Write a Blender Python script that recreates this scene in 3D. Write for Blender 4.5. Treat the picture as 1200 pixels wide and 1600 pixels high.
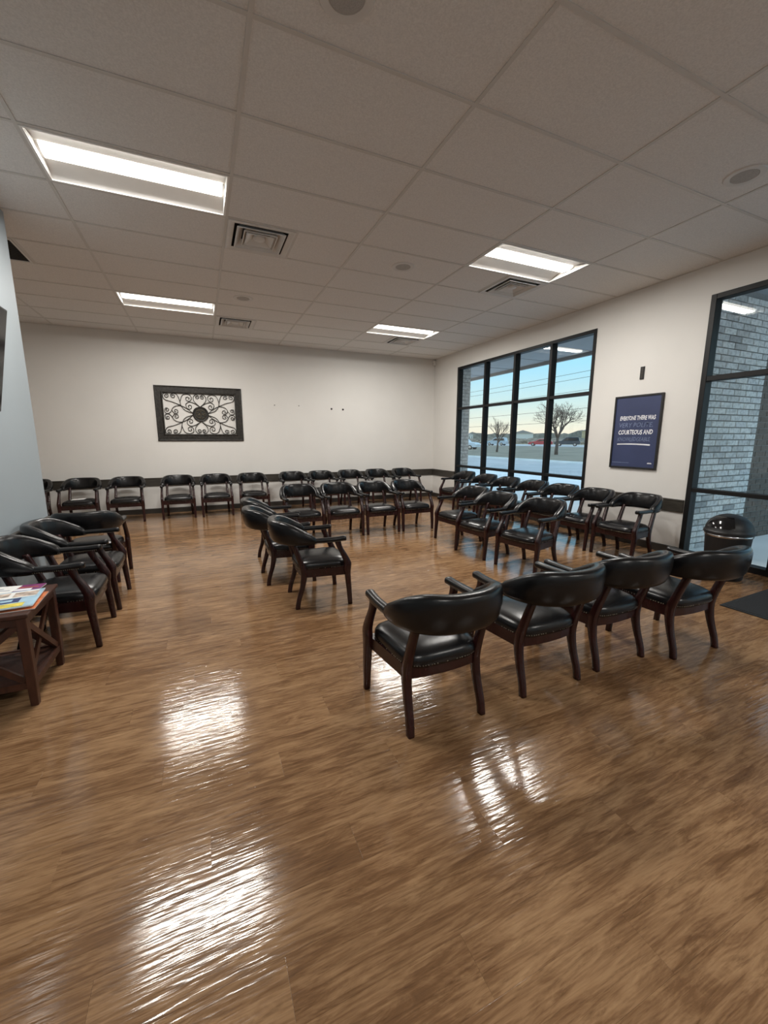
import bpy, bmesh, math, random
from mathutils import Vector, Matrix, noise

# ------------------------------------------------------------------ scene, camera, world
sc = bpy.context.scene
for o in list(bpy.data.objects):
    bpy.data.objects.remove(o)
COL = sc.collection

CAM_Z = 1.387
cam_d = bpy.data.cameras.new('camera')
cam_d.sensor_fit = 'VERTICAL'; cam_d.sensor_height = 36.0; cam_d.sensor_width = 27.0
cam_d.lens = 634.08 / 1600 * 36.0
cam_d.clip_start = 0.05; cam_d.clip_end = 2000
cam = bpy.data.objects.new('camera', cam_d); COL.objects.link(cam)
cam.location = (0, 0, CAM_Z)
cam.rotation_euler = (math.radians(90 - 10.10), 0, math.radians(-23.94))
sc.camera = cam

sc.view_settings.view_transform = 'Standard'
sc.view_settings.look = 'None'
sc.view_settings.gamma = 1.0
sc.view_settings.use_curve_mapping = False
sc.view_settings.exposure = 0.0
LAMP = 65.0            # watts of each troffer lamp
LENS = 9.0             # glow of the curved diffuser around it
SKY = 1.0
try:
    sc.cycles.use_denoising = True
    sc.cycles.max_bounces = 10; sc.cycles.diffuse_bounces = 6; sc.cycles.glossy_bounces = 4
    sc.cycles.transparent_max_bounces = 16
    sc.cycles.sample_clamp_indirect = 8.0
except Exception:
    pass

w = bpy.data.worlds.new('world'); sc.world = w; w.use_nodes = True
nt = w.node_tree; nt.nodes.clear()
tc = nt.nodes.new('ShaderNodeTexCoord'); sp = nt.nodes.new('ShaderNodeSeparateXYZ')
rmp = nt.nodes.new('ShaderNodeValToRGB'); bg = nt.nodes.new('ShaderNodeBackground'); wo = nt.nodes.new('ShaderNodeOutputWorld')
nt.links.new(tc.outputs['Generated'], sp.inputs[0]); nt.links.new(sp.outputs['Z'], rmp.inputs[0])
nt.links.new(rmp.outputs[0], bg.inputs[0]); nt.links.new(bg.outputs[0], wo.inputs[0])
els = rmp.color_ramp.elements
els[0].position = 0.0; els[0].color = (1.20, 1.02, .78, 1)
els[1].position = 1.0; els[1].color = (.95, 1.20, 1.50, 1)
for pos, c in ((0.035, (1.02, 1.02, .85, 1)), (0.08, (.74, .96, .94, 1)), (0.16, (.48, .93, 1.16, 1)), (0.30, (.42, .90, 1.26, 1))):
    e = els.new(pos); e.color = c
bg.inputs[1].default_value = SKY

# ------------------------------------------------------------------ materials
MATS = {}
def new_mat(name):
    m = bpy.data.materials.new(name); m.use_nodes = True
    nt = m.node_tree
    return m, nt, nt.nodes['Principled BSDF']
def N(nt, t, **kw):
    n = nt.nodes.new(t)
    for k, v in kw.items(): setattr(n, k, v)
    return n
def setc(b, col, rough=0.5, metal=0.0, spec=0.5):
    b.inputs['Base Color'].default_value = (*col, 1); b.inputs['Roughness'].default_value = rough
    b.inputs['Metallic'].default_value = metal; b.inputs['Specular IOR Level'].default_value = spec
def simple(name, col, rough=0.5, metal=0.0, spec=0.5, var=0.12, scale=8.0, bump=0.0, bscale=60.0, stretch=(1, 1, 1), coord='Object'):
    """principled material with gentle procedural colour variation and optional fine relief"""
    m, nt, b = new_mat(name); setc(b, col, rough, metal, spec)
    t = N(nt, 'ShaderNodeTexCoord'); mp = N(nt, 'ShaderNodeMapping'); mp.inputs['Scale'].default_value = stretch
    nt.links.new(t.outputs[coord], mp.inputs[0])
    n1 = N(nt, 'ShaderNodeTexNoise'); n1.inputs['Scale'].default_value = scale; n1.inputs['Detail'].default_value = 4
    nt.links.new(mp.outputs[0], n1.inputs['Vector'])
    r = N(nt, 'ShaderNodeValToRGB'); nt.links.new(n1.outputs[0], r.inputs[0])
    r.color_ramp.elements[0].position = .3; r.color_ramp.elements[1].position = .7
    r.color_ramp.elements[0].color = (*[c * (1 - var) for c in col], 1)
    r.color_ramp.elements[1].color = (*[min(1, c * (1 + var)) for c in col], 1)
    nt.links.new(r.outputs[0], b.inputs['Base Color'])
    if bump:
        n2 = N(nt, 'ShaderNodeTexNoise'); n2.inputs['Scale'].default_value = bscale; n2.inputs['Detail'].default_value = 3
        nt.links.new(mp.outputs[0], n2.inputs['Vector'])
        bp = N(nt, 'ShaderNodeBump'); bp.inputs['Strength'].default_value = bump; bp.inputs['Distance'].default_value = .004
        nt.links.new(n2.outputs[0], bp.inputs['Height']); nt.links.new(bp.outputs[0], b.inputs['Normal'])
    MATS[name] = m
    return m
M = MATS
simple('paint', (.71, .695, .665), .6, var=.02, scale=2, bump=.05, bscale=180)
simple('paint_blue_grey', (.30, .345, .375), .6, var=.02, scale=2, bump=.05, bscale=180)
simple('tile', (.75, .735, .715), .9, var=.08, scale=110, bump=.6, bscale=220, spec=.2)
simple('grid_metal', (.60, .58, .55), .5, var=.02)
simple('white_metal', (.80, .79, .77), .45, var=.02)
simple('vent_white', (.66, .65, .63), .5, var=.04)
simple('vent_dark', (.03, .03, .03), .8)
simple('trim_dark', (.034, .029, .024), .45, var=.2, scale=12, stretch=(1, 1, 6))
simple('rail_dark', (.042, .037, .030), .42, var=.25, scale=10, stretch=(1, 1, 5))
simple('bronze', (.0055, .0055, .006), .5, spec=.3, var=.15)
simple('leather', (.006, .006, .0068),   .27, spec=.42, var=.25, scale=25, bump=.10, bscale=240)
simple('mahogany', (.024, .0058, .0052), .27, spec=.5, var=.4, scale=14, stretch=(5, 5, 1))
simple('brass', (.10, .085, .06), .4, metal=.8)
simple('nailhead', (.24, .20, .15), .4, metal=.8)
simple('iron', (.022, .019, .015), .55, metal=.2, var=.3, scale=40)
simple('embossed', (.020, .017, .0135), .5, metal=.25, var=.7, scale=28, bump=1.0, bscale=38)
simple('black_plastic', (.009, .009, .010), .48, var=.1)
simple('black_gloss', (.006, .006, .007), .12, var=.1)
simple('chrome', (.55, .55, .56), .2, metal=1.0)
simple('cherry', (.052, .018, .010), .38, var=.35, scale=9, stretch=(4, 4, 1))
simple('mat_pile', (.030, .031, .033), .95, var=.35, scale=160, bump=.8, bscale=260, spec=.1)
simple('mat_rubber', (.012, .012, .012), .6)
simple('poster_navy', (.034, .047, .115), .45, var=.07, scale=5)
simple('ink_white', (.80, .81, .84), .6)
simple('ink_blue', (.17, .22, .34), .6)
simple('paper', (.80, .80, .78), .6, var=.03)
simple('concrete', (.88, .86, .83), .85, var=.08, scale=.8, bump=.2, bscale=20)
simple('asphalt', (.50, .485, .475), .9, var=.12, scale=.5, bump=.3, bscale=25)
simple('dry_grass', (.25, .215, .155), .95, var=.25, scale=.35, bump=.6, bscale=6)
simple('tan_field', (.46, .36, .22), .95, var=.2, scale=.2)
simple('soffit', (.36, .38, .41), .7, var=.04)
simple('fascia', (.22, .235, .25), .6, var=.05)
simple('bark', (.085, .065, .052), .9, var=.3, scale=6)
simple('brush', (.27, .22, .165), .95, var=.5, scale=1.2)
simple('far_trees', (.20, .185, .15), .95, var=.4, scale=.5)
simple('mortar', (.30, .30, .295), .95, var=.1, scale=30)
simple('wire', (.03, .03, .035), .6)
simple('tire', (.012, .012, .012), .8)
simple('car_glass', (.02, .025, .03), .08)
simple('car_silver', (.50, .53, .57), .3, metal=.3)
simple('car_white', (.70, .73, .76), .3)
simple('car_red', (.50, .035, .04), .3)
simple('car_dark', (.035, .04, .05), .3)
simple('house_warm_lit', (.58, .44, .26), .8, var=.1)  # low warm sunlight put into the wall colour, in place of a sun
simple('house_white', (.70, .68, .64), .8, var=.06)
simple('roof_grey', (.30, .29, .28), .85)
simple('speaker_grille', (.42, .405, .385), .7, var=.2, scale=300, bump=.5, bscale=500)
simple('mag_purple', (.22, .05, .17), .3, var=.4, scale=20)
simple('mag_photo', (.55, .45, .38), .3, var=.7, scale=22)
simple('mag_sky', (.38, .58, .72), .3, var=.25, scale=12)
simple('mag_yellow', (.75, .62, .10), .3, var=.3, scale=25)
simple('mag_navy', (.035, .055, .16), .3, var=.1)
simple('mag_orange', (.62, .20, .08), .3, var=.4, scale=20)

def emission_mat(name, col, strength):
    m = bpy.data.materials.new(name); m.use_nodes = True; nt = m.node_tree; nt.nodes.clear()
    e = N(nt, 'ShaderNodeEmission'); e.inputs[0].default_value = (*col, 1); e.inputs[1].default_value = strength
    out = N(nt, 'ShaderNodeOutputMaterial'); nt.links.new(e.outputs[0], out.inputs[0]); MATS[name] = m
emission_mat('lens', (1.0, .93, .82), LENS)

def glass_mat(name, tint):
    m = bpy.data.materials.new(name); m.use_nodes = True; nt = m.node_tree; nt.nodes.clear()
    tr = N(nt, 'ShaderNodeBsdfTransparent'); tr.inputs[0].default_value = (*tint, 1)
    gl = N(nt, 'ShaderNodeBsdfGlossy'); gl.inputs['Roughness'].default_value = 0.0
    # reflectance from the angle to the pane (Schlick), the same on both faces
    ge = N(nt, 'ShaderNodeNewGeometry'); dt = N(nt, 'ShaderNodeVectorMath', operation='DOT_PRODUCT')
    nt.links.new(ge.outputs['Normal'], dt.inputs[0]); nt.links.new(ge.outputs['Incoming'], dt.inputs[1])
    ab = N(nt, 'ShaderNodeMath', operation='ABSOLUTE'); nt.links.new(dt.outputs['Value'], ab.inputs[0])
    om = N(nt, 'ShaderNodeMath', operation='SUBTRACT'); om.inputs[0].default_value = 1; nt.links.new(ab.outputs[0], om.inputs[1])
    pw_ = N(nt, 'ShaderNodeMath', operation='POWER'); nt.links.new(om.outputs[0], pw_.inputs[0]); pw_.inputs[1].default_value = 5
    fr = N(nt, 'ShaderNodeMath', operation='MULTIPLY_ADD'); nt.links.new(pw_.outputs[0], fr.inputs[0]); fr.inputs[1].default_value = .955; fr.inputs[2].default_value = .045
    mx = N(nt, 'ShaderNodeMixShader'); out = N(nt, 'ShaderNodeOutputMaterial')
    nt.links.new(fr.outputs[0], mx.inputs[0]); nt.links.new(tr.outputs[0], mx.inputs[1]); nt.links.new(gl.outputs[0], mx.inputs[2])
    nt.links.new(mx.outputs[0], out.inputs[0]); MATS[name] = m
glass_mat('glass', (.96, .98, .985))

PLANK_W, PLANK_L = .152, 1.2192
def plank_mat():
    m, nt, b = new_mat('vinyl_plank'); L = nt.links.new
    geo = N(nt, 'ShaderNodeNewGeometry'); sx = N(nt, 'ShaderNodeSeparateXYZ'); L(geo.outputs['Position'], sx.inputs[0])
    def math_(op, a, bb=None):
        n = N(nt, 'ShaderNodeMath', operation=op)
        for i, v in enumerate((a, bb)):
            if v is None: continue
            if isinstance(v, (int, float)): n.inputs[i].default_value = v
            else: L(v, n.inputs[i])
        return n.outputs[0]
    row = math_('FLOOR', math_('DIVIDE', sx.outputs['Y'], PLANK_W))
    off = math_('MULTIPLY', math_('FRACT', math_('MULTIPLY', row, .382)), PLANK_L)
    colm = math_('FLOOR', math_('DIVIDE', math_('ADD', sx.outputs['X'], off), PLANK_L))
    cv = N(nt, 'ShaderNodeCombineXYZ'); L(row, cv.inputs[0]); L(colm, cv.inputs[1])
    wn = N(nt, 'ShaderNodeTexWhiteNoise', noise_dimensions='2D'); L(cv.outputs[0], wn.inputs['Vector'])
    # grain coordinates, shifted per plank
    sc_ = N(nt, 'ShaderNodeVectorMath', operation='SCALE'); L(wn.outputs['Color'], sc_.inputs[0]); sc_.inputs['Scale'].default_value = 40
    ad = N(nt, 'ShaderNodeVectorMath', operation='ADD'); L(geo.outputs['Position'], ad.inputs[0]); L(sc_.outputs[0], ad.inputs[1])
    mp = N(nt, 'ShaderNodeMapping'); mp.inputs['Scale'].default_value = (2.2, 13, 1); L(ad.outputs[0], mp.inputs[0])
    n1 = N(nt, 'ShaderNodeTexNoise'); n1.inputs['Scale'].default_value = 1.7; n1.inputs['Detail'].default_value = 8; n1.inputs['Roughness'].default_value = .68; n1.inputs['Distortion'].default_value = .9
    L(mp.outputs[0], n1.inputs['Vector'])
    mp2 = N(nt, 'ShaderNodeMapping'); mp2.inputs['Scale'].default_value = (4, 75, 1); L(ad.outputs[0], mp2.inputs[0])
    n2 = N(nt, 'ShaderNodeTexNoise'); n2.inputs['Scale'].default_value = 2.0; n2.inputs['Detail'].default_value = 5; n2.inputs['Distortion'].default_value = .8
    L(mp2.outputs[0], n2.inputs['Vector'])
    n4 = N(nt, 'ShaderNodeTexNoise'); n4.inputs['Scale'].default_value = 2.6; n4.inputs['Detail'].default_value = 3; L(geo.outputs['Position'], n4.inputs['Vector'])
    f = math_('ADD', math_('MULTIPLY', n1.outputs[0], .62), math_('MULTIPLY', n2.outputs[0], .30))
    f = math_('ADD', f, math_('MULTIPLY', math_('SUBTRACT', wn.outputs['Value'], .5), .07))
    f = math_('ADD', f, math_('MULTIPLY', math_('SUBTRACT', n4.outputs[0], .5), .20))
    r = N(nt, 'ShaderNodeValToRGB'); L(f, r.inputs[0]); e = r.color_ramp.elements
    e[0].position = .28; e[0].color = (.112, .060, .031, 1)
    e[1].position = .68; e[1].color = (.385, .240, .127, 1)
    for p_, c_ in ((.40, (.165, .088, .042, 1)), (.50, (.258, .150, .077, 1))):
        q = e.new(p_); q.color = c_
    mp5 = N(nt, 'ShaderNodeMapping'); mp5.inputs['Scale'].default_value = (3.4, 34, 1); L(ad.outputs[0], mp5.inputs[0])
    n5 = N(nt, 'ShaderNodeTexNoise'); n5.inputs['Scale'].default_value = 1.6; n5.inputs['Detail'].default_value = 7; n5.inputs['Roughness'].default_value = .7; n5.inputs['Distortion'].default_value = .9
    L(mp5.outputs[0], n5.inputs['Vector'])
    r5 = N(nt, 'ShaderNodeValToRGB'); L(n5.outputs[0], r5.inputs[0]); r5.color_ramp.elements[0].position = .53; r5.color_ramp.elements[1].position = .66
    r5.color_ramp.elements[0].color = (1.06, 1.06, 1.06, 1); r5.color_ramp.elements[1].color = (.62, .585, .55, 1)
    mx5 = N(nt, 'ShaderNodeMix', data_type='RGBA', blend_type='MULTIPLY'); mx5.inputs['Factor'].default_value = .75
    L(r.outputs[0], mx5.inputs['A']); L(r5.outputs[0], mx5.inputs['B']); L(mx5.outputs['Result'], b.inputs['Base Color'])
    # gloss: worn satin vinyl with long shallow ripples along the grain
    mp3 = N(nt, 'ShaderNodeMapping'); mp3.inputs['Scale'].default_value = (7, 58, 1); L(ad.outputs[0], mp3.inputs[0])
    n3 = N(nt, 'ShaderNodeTexNoise'); n3.inputs['Scale'].default_value = 1.0; n3.inputs['Detail'].default_value = 2; L(mp3.outputs[0], n3.inputs['Vector'])
    bp = N(nt, 'ShaderNodeBump'); bp.inputs['Strength'].default_value = .5; bp.inputs['Distance'].default_value = .0022; L(n3.outputs[0], bp.inputs['Height'])
    bp2 = N(nt, 'ShaderNodeBump'); bp2.inputs['Strength'].default_value = .10; bp2.inputs['Distance'].default_value = .001; L(n2.outputs[0], bp2.inputs['Height']); L(bp.outputs[0], bp2.inputs['Normal'])
    L(bp2.outputs[0], b.inputs['Normal'])
    rr = N(nt, 'ShaderNodeMapRange'); L(n4.outputs[0], rr.inputs[0]); rr.inputs['To Min'].default_value = .095; rr.inputs['To Max'].default_value = .15
    L(rr.outputs[0], b.inputs['Roughness']); b.inputs['Specular IOR Level'].default_value = .42
    MATS['vinyl_plank'] = m
plank_mat()

def brick_mat(name, ramp):
    m, nt, b = new_mat(name); L = nt.links.new
    oi = N(nt, 'ShaderNodeObjectInfo'); r = N(nt, 'ShaderNodeValToRGB'); L(oi.outputs['Random'], r.inputs[0])
    e = r.color_ramp.elements; e[0].color = (*ramp[0], 1); e[1].color = (*ramp[-1], 1)
    for i, c in enumerate(ramp[1:-1]):
        q = e.new((i + 1) / (len(ramp) - 1)); q.color = (*c, 1)
    g = N(nt, 'ShaderNodeNewGeometry'); n = N(nt, 'ShaderNodeTexNoise'); n.inputs['Scale'].default_value = 22; n.inputs['Detail'].default_value = 5; L(g.outputs['Position'], n.inputs['Vector'])
    r2 = N(nt, 'ShaderNodeValToRGB'); L(n.outputs[0], r2.inputs[0]); r2.color_ramp.elements[0].position = .36; r2.color_ramp.elements[1].position = .56
    r2.color_ramp.elements[0].color = (.66, .66, .66, 1); r2.color_ramp.elements[1].color = (1, 1, 1, 1)
    mx = N(nt, 'ShaderNodeMix', data_type='RGBA', blend_type='MULTIPLY'); mx.inputs['Factor'].default_value = .9
    L(r.outputs[0], mx.inputs['A']); L(r2.outputs[0], mx.inputs['B']); L(mx.outputs['Result'], b.inputs['Base Color'])
    bp = N(nt, 'ShaderNodeBump'); bp.inputs['Strength'].default_value = .5; bp.inputs['Distance'].default_value = .006; L(n.outputs[0], bp.inputs['Height']); L(bp.outputs[0], b.inputs['Normal'])
    b.inputs['Roughness'].default_value = .9; MATS[name] = m
brick_mat('brick_pale', [(.42, .42, .42), (.80, .79, .77), (.88, .87, .84), (.74, .74, .74), (.90, .88, .84), (.56, .55, .54)])
brick_mat('brick_brown', [(.10, .085, .07), (.16, .13, .105), (.20, .165, .13), (.12, .10, .09)])

# ------------------------------------------------------------------ mesh helpers
class MB:
    def __init__(s): s.v = []; s.f = []
    def add(s, vs, fs):
        k = len(s.v); s.v += [tuple(v) for v in vs]; s.f += [tuple(i + k for i in f) for f in fs]; return s
    def box(s, x0, x1, y0, y1, z0, z1):
        return s.add([(x0, y0, z0), (x1, y0, z0), (x1, y1, z0), (x0, y1, z0), (x0, y0, z1), (x1, y0, z1), (x1, y1, z1), (x0, y1, z1)],
                     [(0, 3, 2, 1), (4, 5, 6, 7), (0, 1, 5, 4), (1, 2, 6, 5), (2, 3, 7, 6), (3, 0, 4, 7)])
    def cbox(s, x0, x1, y0, y1, z0, z1, c):
        """box chamfered on all edges (24 verts)"""
        bm = bmesh.new(); bmesh.ops.create_cube(bm, size=1)
        for v in bm.verts:
            v.co = Vector(((x0 + x1) / 2 + v.co.x * (x1 - x0), (y0 + y1) / 2 + v.co.y * (y1 - y0), (z0 + z1) / 2 + v.co.z * (z1 - z0)))
        bmesh.ops.bevel(bm, geom=bm.edges[:], offset=c, segments=1, affect='EDGES')
        bm.verts.index_update()
        s.add([v.co[:] for v in bm.verts], [[v.index for v in f.verts] for f in bm.faces]); bm.free(); return s
    def rings(s, rings, close=True, cap0=True, cap1=True):
        """loft closed rings of equal vertex count"""
        n = len(rings[0]); k = len(s.v)
        for r in rings: s.v += [tuple(p) for p in r]
        for a in range(len(rings) - 1):
            for i in range(n):
                j = (i + 1) % n
                s.f.append((k + a * n + i, k + a * n + j, k + (a + 1) * n + j, k + (a + 1) * n + i))
        if cap0: s.f.append(tuple(k + i for i in reversed(range(n))))
        if cap1: s.f.append(tuple(k + (len(rings) - 1) * n + i for i in range(n)))
        return s
    def tube(s, pts, r, n=6, r1=None):
        pts = [Vector(p) for p in pts]; rg = []
        up = Vector((0, 0, 1)); prev = None
        for i, p in enumerate(pts):
            d = (pts[min(i + 1, len(pts) - 1)] - pts[max(i - 1, 0)]).normalized()
            if prev is None:
                a = d.cross(up)
                if a.length < 1e-3: a = d.cross(Vector((1, 0, 0)))
                a.normalize()
            else:
                a = (prev - d * prev.dot(d)).normalized()
            prev = a; b = d.cross(a)
            rad = r if r1 is None else r + (r1 - r) * i / (len(pts) - 1)
            if callable(r): rad = r(i / (len(pts) - 1))
            rg.append([p + a * rad * math.cos(2 * math.pi * k / n) + b * rad * math.sin(2 * math.pi * k / n) for k in range(n)])
        return s.rings(rg)
    def lathe(s, prof, c=(0, 0, 0), n=32):
        """prof: list of (radius, z)"""
        rg = [[(c[0] + r * math.cos(2 * math.pi * k / n), c[1] + r * math.sin(2 * math.pi * k / n), c[2] + z) for k in range(n)] for r, z in prof]
        return s.rings(rg)
    def prism(s, poly, axis, a, b):
        """extrude a 2D polygon along axis ('x','y','z') from a to b"""
        def P(u, v, t): return {'x': (t, u, v), 'y': (u, t, v), 'z': (u, v, t)}[axis]
        return s.rings([[P(u, v, a) for u, v in poly], [P(u, v, b) for u, v in poly]])
    def mesh(s, name, mat, smooth=False):
        me = bpy.data.meshes.new(name); me.from_pydata(s.v, [], s.f); me.update()
        bm = bmesh.new(); bm.from_mesh(me); bmesh.ops.recalc_face_normals(bm, faces=bm.faces[:]); bm.to_mesh(me); bm.free()
        if mat: me.materials.append(M[mat] if isinstance(mat, str) else mat)
        if smooth: me.polygons.foreach_set('use_smooth', [True] * len(me.polygons))
        return me
    def build(s, name, mat, parent=None, smooth=False, angle=None):
        me = s.mesh(name, mat, smooth)
        if angle: me.set_sharp_from_angle(angle=math.radians(angle))
        return link(name, me, parent)
def link(name, me, parent=None, loc=(0, 0, 0), rz=0):
    o = bpy.data.objects.new(name, me); COL.objects.link(o); o.parent = parent
    o.location = loc; o.rotation_euler = (0, 0, rz); return o
def empty(name, loc=(0, 0, 0), rz=0):
    o = bpy.data.objects.new(name, None); o.empty_display_size = .1; COL.objects.link(o); o.location = loc; o.rotation_euler = (0, 0, rz); return o
def tag(o, label, cat, group=None):
    o['label'] = label; o['category'] = cat
    if group: o['group'] = group
    return o
def struct(o, label=None):
    o['kind'] = 'structure'
    if label: o['label'] = label
    return o
def stuff(o): o['kind'] = 'stuff'; return o

# ------------------------------------------------------------------ room dimensions
H = 3.255
GX0, GY0, TX, TY = 1.5547, 1.6212, 1.2192, .6096     # ceiling grid origin and pitch
XR = GX0 + 3 * TX                                      # right wall
YB = 8.757                                             # back wall
XL, YC = -1.375, 4.741                                 # left wall face and its outer corner
XA = -4.60                                             # alcove end
YR = -3.0                                              # wall behind the viewpoint
def gx(i): return GX0 + TX * i
def gy(j): return GY0 + TY * j
WY0, WY1, WZ0, WZ1 = 4.33, 7.775, .07, 2.93            # window
DY0, DY1, DZ1 = -.80, 2.91, 2.94                       # entrance storefront

# ------------------------------------------------------------------ walls
struct(MB().box(XA - .15, XR + .13, YB, YB + .15, 0, H + .25).build('wall_back', 'paint'), 'off-white painted far wall with a dark chair rail')
b = MB()
b.box(XR, XR + .13, WY1, YB, 0, H + .25).box(XR, XR + .13, DY1, WY0, 0, H + .25).box(XR, XR + .13, YR, DY0, 0, H + .25)
b.box(XR, XR + .13, WY0, WY1, WZ1, H + .25).box(XR, XR + .13, WY0, WY1, 0, WZ0).box(XR, XR + .13, DY0, DY1, DZ1, H + .25)
struct(b.build('wall_right', 'paint'), 'off-white painted window wall')
struct(MB().box(XL - .16, XL, YR, YC, 0, H + .25).build('wall_left', 'paint_blue_grey'), 'blue-grey left wall ending in an outer corner')
struct(MB().box(XA, XL - .16, YC - .16, YC, 0, H + .25).build('wall_alcove', 'paint'))
struct(MB().box(XA - .15, XA, YC - .16, YB, 0, H + .25).build('wall_alcove_end', 'paint'))
struct(MB().box(XL - .16, XR + .13, YR - .15, YR, 0, H + .25).build('wall_rear', 'paint_blue_grey'))  # unseen wall; dark colour chosen to dim its reflection in the chair backs

# floor: slab plus individual vinyl planks
floor = struct(MB().box(XA - .15, XR + .13, YR - .15, YB + .15, -.16, -.004).build('floor', 'mortar'), 'glossy brown wood-look vinyl plank floor')
def plank_mb(mb, x0, x1, y0, y1, z0=-.004, g=.0002, c=.0003):
    a, bb, cc, d = x0 + g, x1 - g, y0 + g, y1 - g
    v = [(a, cc, z0), (bb, cc, z0), (bb, d, z0), (a, d, z0), (a, cc, -.0001), (bb, cc, -.0001), (bb, d, -.0001), (a, d, -.0001),
         (a + c, cc + c, 0), (bb - c, cc + c, 0), (bb - c, d - c, 0), (a + c, d - c, 0)]
    f = [(0, 1, 5, 4), (1, 2, 6, 5), (2, 3, 7, 6), (3, 0, 4, 7), (4, 5, 9, 8), (5, 6, 10, 9), (6, 7, 11, 10), (7, 4, 8, 11), (8, 9, 10, 11)]
    mb.add(v, f)
full = MB(); plank_mb(full, 0, PLANK_L, 0, PLANK_W); full_me = full.mesh('plank', 'vinyl_plank')
far = MB(); near_n = 0
r = math.floor(YR / PLANK_W)
while r * PLANK_W < YB:
    y0, y1 = max(r * PLANK_W, YR), min((r + 1) * PLANK_W, YB)
    xl = XL if y0 < YC - .1 else XA
    off = ((r * .382) - math.floor(r * .382)) * PLANK_L
    c = math.floor((xl + off) / PLANK_L)
    while c * PLANK_L - off < XR:
        x0, x1 = max(c * PLANK_L - off, xl), min((c + 1) * PLANK_L - off, XR)
        if x1 - x0 > .01:
            if -.2 <= y0 < 4.1 and near_n < 296:
                near_n += 1
                if x1 - x0 > PLANK_L - 1e-4 and y1 - y0 > PLANK_W - 1e-4:
                    link('plank', full_me, floor, (x0, y0, 0))
                else:
                    q = MB(); plank_mb(q, x0, x1, y0, y1); q.build('plank', 'vinyl_plank', floor)
            else:
                plank_mb(far, x0, x1, y0, y1)
        c += 1
    r += 1
stuff(far.build('distant_planks', 'vinyl_plank', floor))

# baseboards and chair rails
def run(name, prof, axis, a, bb, mat):
    """prof is (distance from wall, z); axis and side given by a mapping function"""
    return prof
RAIL = [(0, .525), (.014, .525), (.018, .53), (.018, .655), (.022, .66), (.022, .672), (.016, .678), (0, .678)]
BASE = [(0, 0), (.012, 0), (.012, .088), (.008, .096), (0, .096)]
def strip_y(prof, xw, sgn, y0, y1):      # runs along y on a wall at x=xw, room on side sgn
    return MB().rings([[(xw + sgn * d, y, z) for d, z in prof] for y in (y0, y1)])
def strip_x(prof, yw, sgn, x0, x1):
    return MB().rings([[(x, yw + sgn * d, z) for d, z in prof] for x in (x0, x1)])
struct(strip_x(RAIL, YB, -1, XA, XR - .022).build('trim_1', 'rail_dark'), 'dark chair rail along the far wall')
struct(strip_y(RAIL, XR, -1, WY1 + .01, YB).build('trim_2', 'rail_dark'))
struct(strip_y(RAIL, XR, -1, DY1 + .01, WY0 - .01).build('trim_3', 'rail_dark'))
struct(strip_y(RAIL, XL, 1, YR, YC).build('trim_4', 'rail_dark'), 'dark chair rail on the left wall')
struct(strip_x(BASE, YB, -1, XA, XR - .012).build('baseboard_back', 'trim_dark'))
struct(strip_y(BASE, XR, -1, WY1 - .1, YB).build('baseboard_right', 'trim_dark'))
struct(strip_y(BASE, XR, -1, DY1 + .01, WY1 - .1).build('baseboard_window', 'trim_dark'))
struct(strip_y(BASE, XL, 1, YR, YC).build('baseboard_left', 'trim_dark'))

# ------------------------------------------------------------------ ceiling: deck, tiles, tee grid
ceil_ = struct(MB().box(XA - .15, XR + .13, YR - .15, YB + .15, H + .25, H + .45).build('ceiling', 'vent_dark'), 'suspended ceiling of white mineral tiles')
LIGHTS = [(-2, 3), (1, 3), (-2, 8), (1, 8), (-2, -6), (1, -6)]
VENTS = [(-1, 4), (1.5, 4), (-1, 9), (1.5, 9)]          # 2x2 ft cells: left edge index, row
RETURN = (-3, 6)
def tile_me(x0, x1, y0, y1):
    g = .010
    return MB().box(x0 + g, x1 - g, y0 + g, y1 - g, H + .004, H + .022)
tcache = {}
i0, i1 = -6, 3; j0, j1 = -8, 12
for i in range(i0, i1):
    for j in range(j0, j1):
        x0, x1, y0, y1 = max(gx(i), XA), min(gx(i + 1), XR), max(gy(j), YR), min(gy(j + 1), YB)
        if x1 - x0 < .03 or y1 - y0 < .03: continue
        if y1 < YC and x1 <= XL: continue
        if (i, j) in LIGHTS: continue
        cells = [(x0, x1)]
        for (vi, vj) in VENTS + [RETURN]:
            if vj == j and math.floor(vi) == i:
                mid = gx(i + .5); cells = [(mid, x1)] if vi == i else [(x0, mid)]
        for (a, bb) in cells:
            key = (round(bb - a, 3), round(y1 - y0, 3))
            if key not in tcache: tcache[key] = tile_me(0, bb - a, 0, y1 - y0).mesh('ceiling_tile', 'tile')
            link('ceiling_tile', tcache[key], ceil_, (a, y0, 0))
def tee(x0, x1, y0, y1): return MB().box(x0, x1, y0, y1, H - .0005, H + .004)
for i in range(i0 + 1, i1 + 1):
    x = gx(i)
    if x < XA + .05: continue
    y_a = YR if x > XL else YC
    if i == 3: tee(XR - .024, XR, YR, YB).build('wall_angle', 'grid_metal', ceil_)
    else: tee(x - .012, x + .012, y_a, YB).build('main_tee', 'grid_metal', ceil_)
for j in range(j0, j1):
    y = gy(j)
    if y < YR + .05 or y > YB - .05: continue
    MB().box(XL if y < YC else XA, XR, y - .012, y + .012, H - .0004, H + .0038).build('cross_tee', 'grid_metal', ceil_)
tee(XA, XR, YB - .024, YB).build('wall_angle', 'grid_metal', ceil_)
for (vi, vj) in VENTS + [RETURN]:
    xm = gx(math.floor(vi) + .5); MB().box(xm - .012, xm + .012, gy(vj), gy(vj + 1), H - .0003, H + .0037).build('short_tee', 'grid_metal', ceil_)

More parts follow.
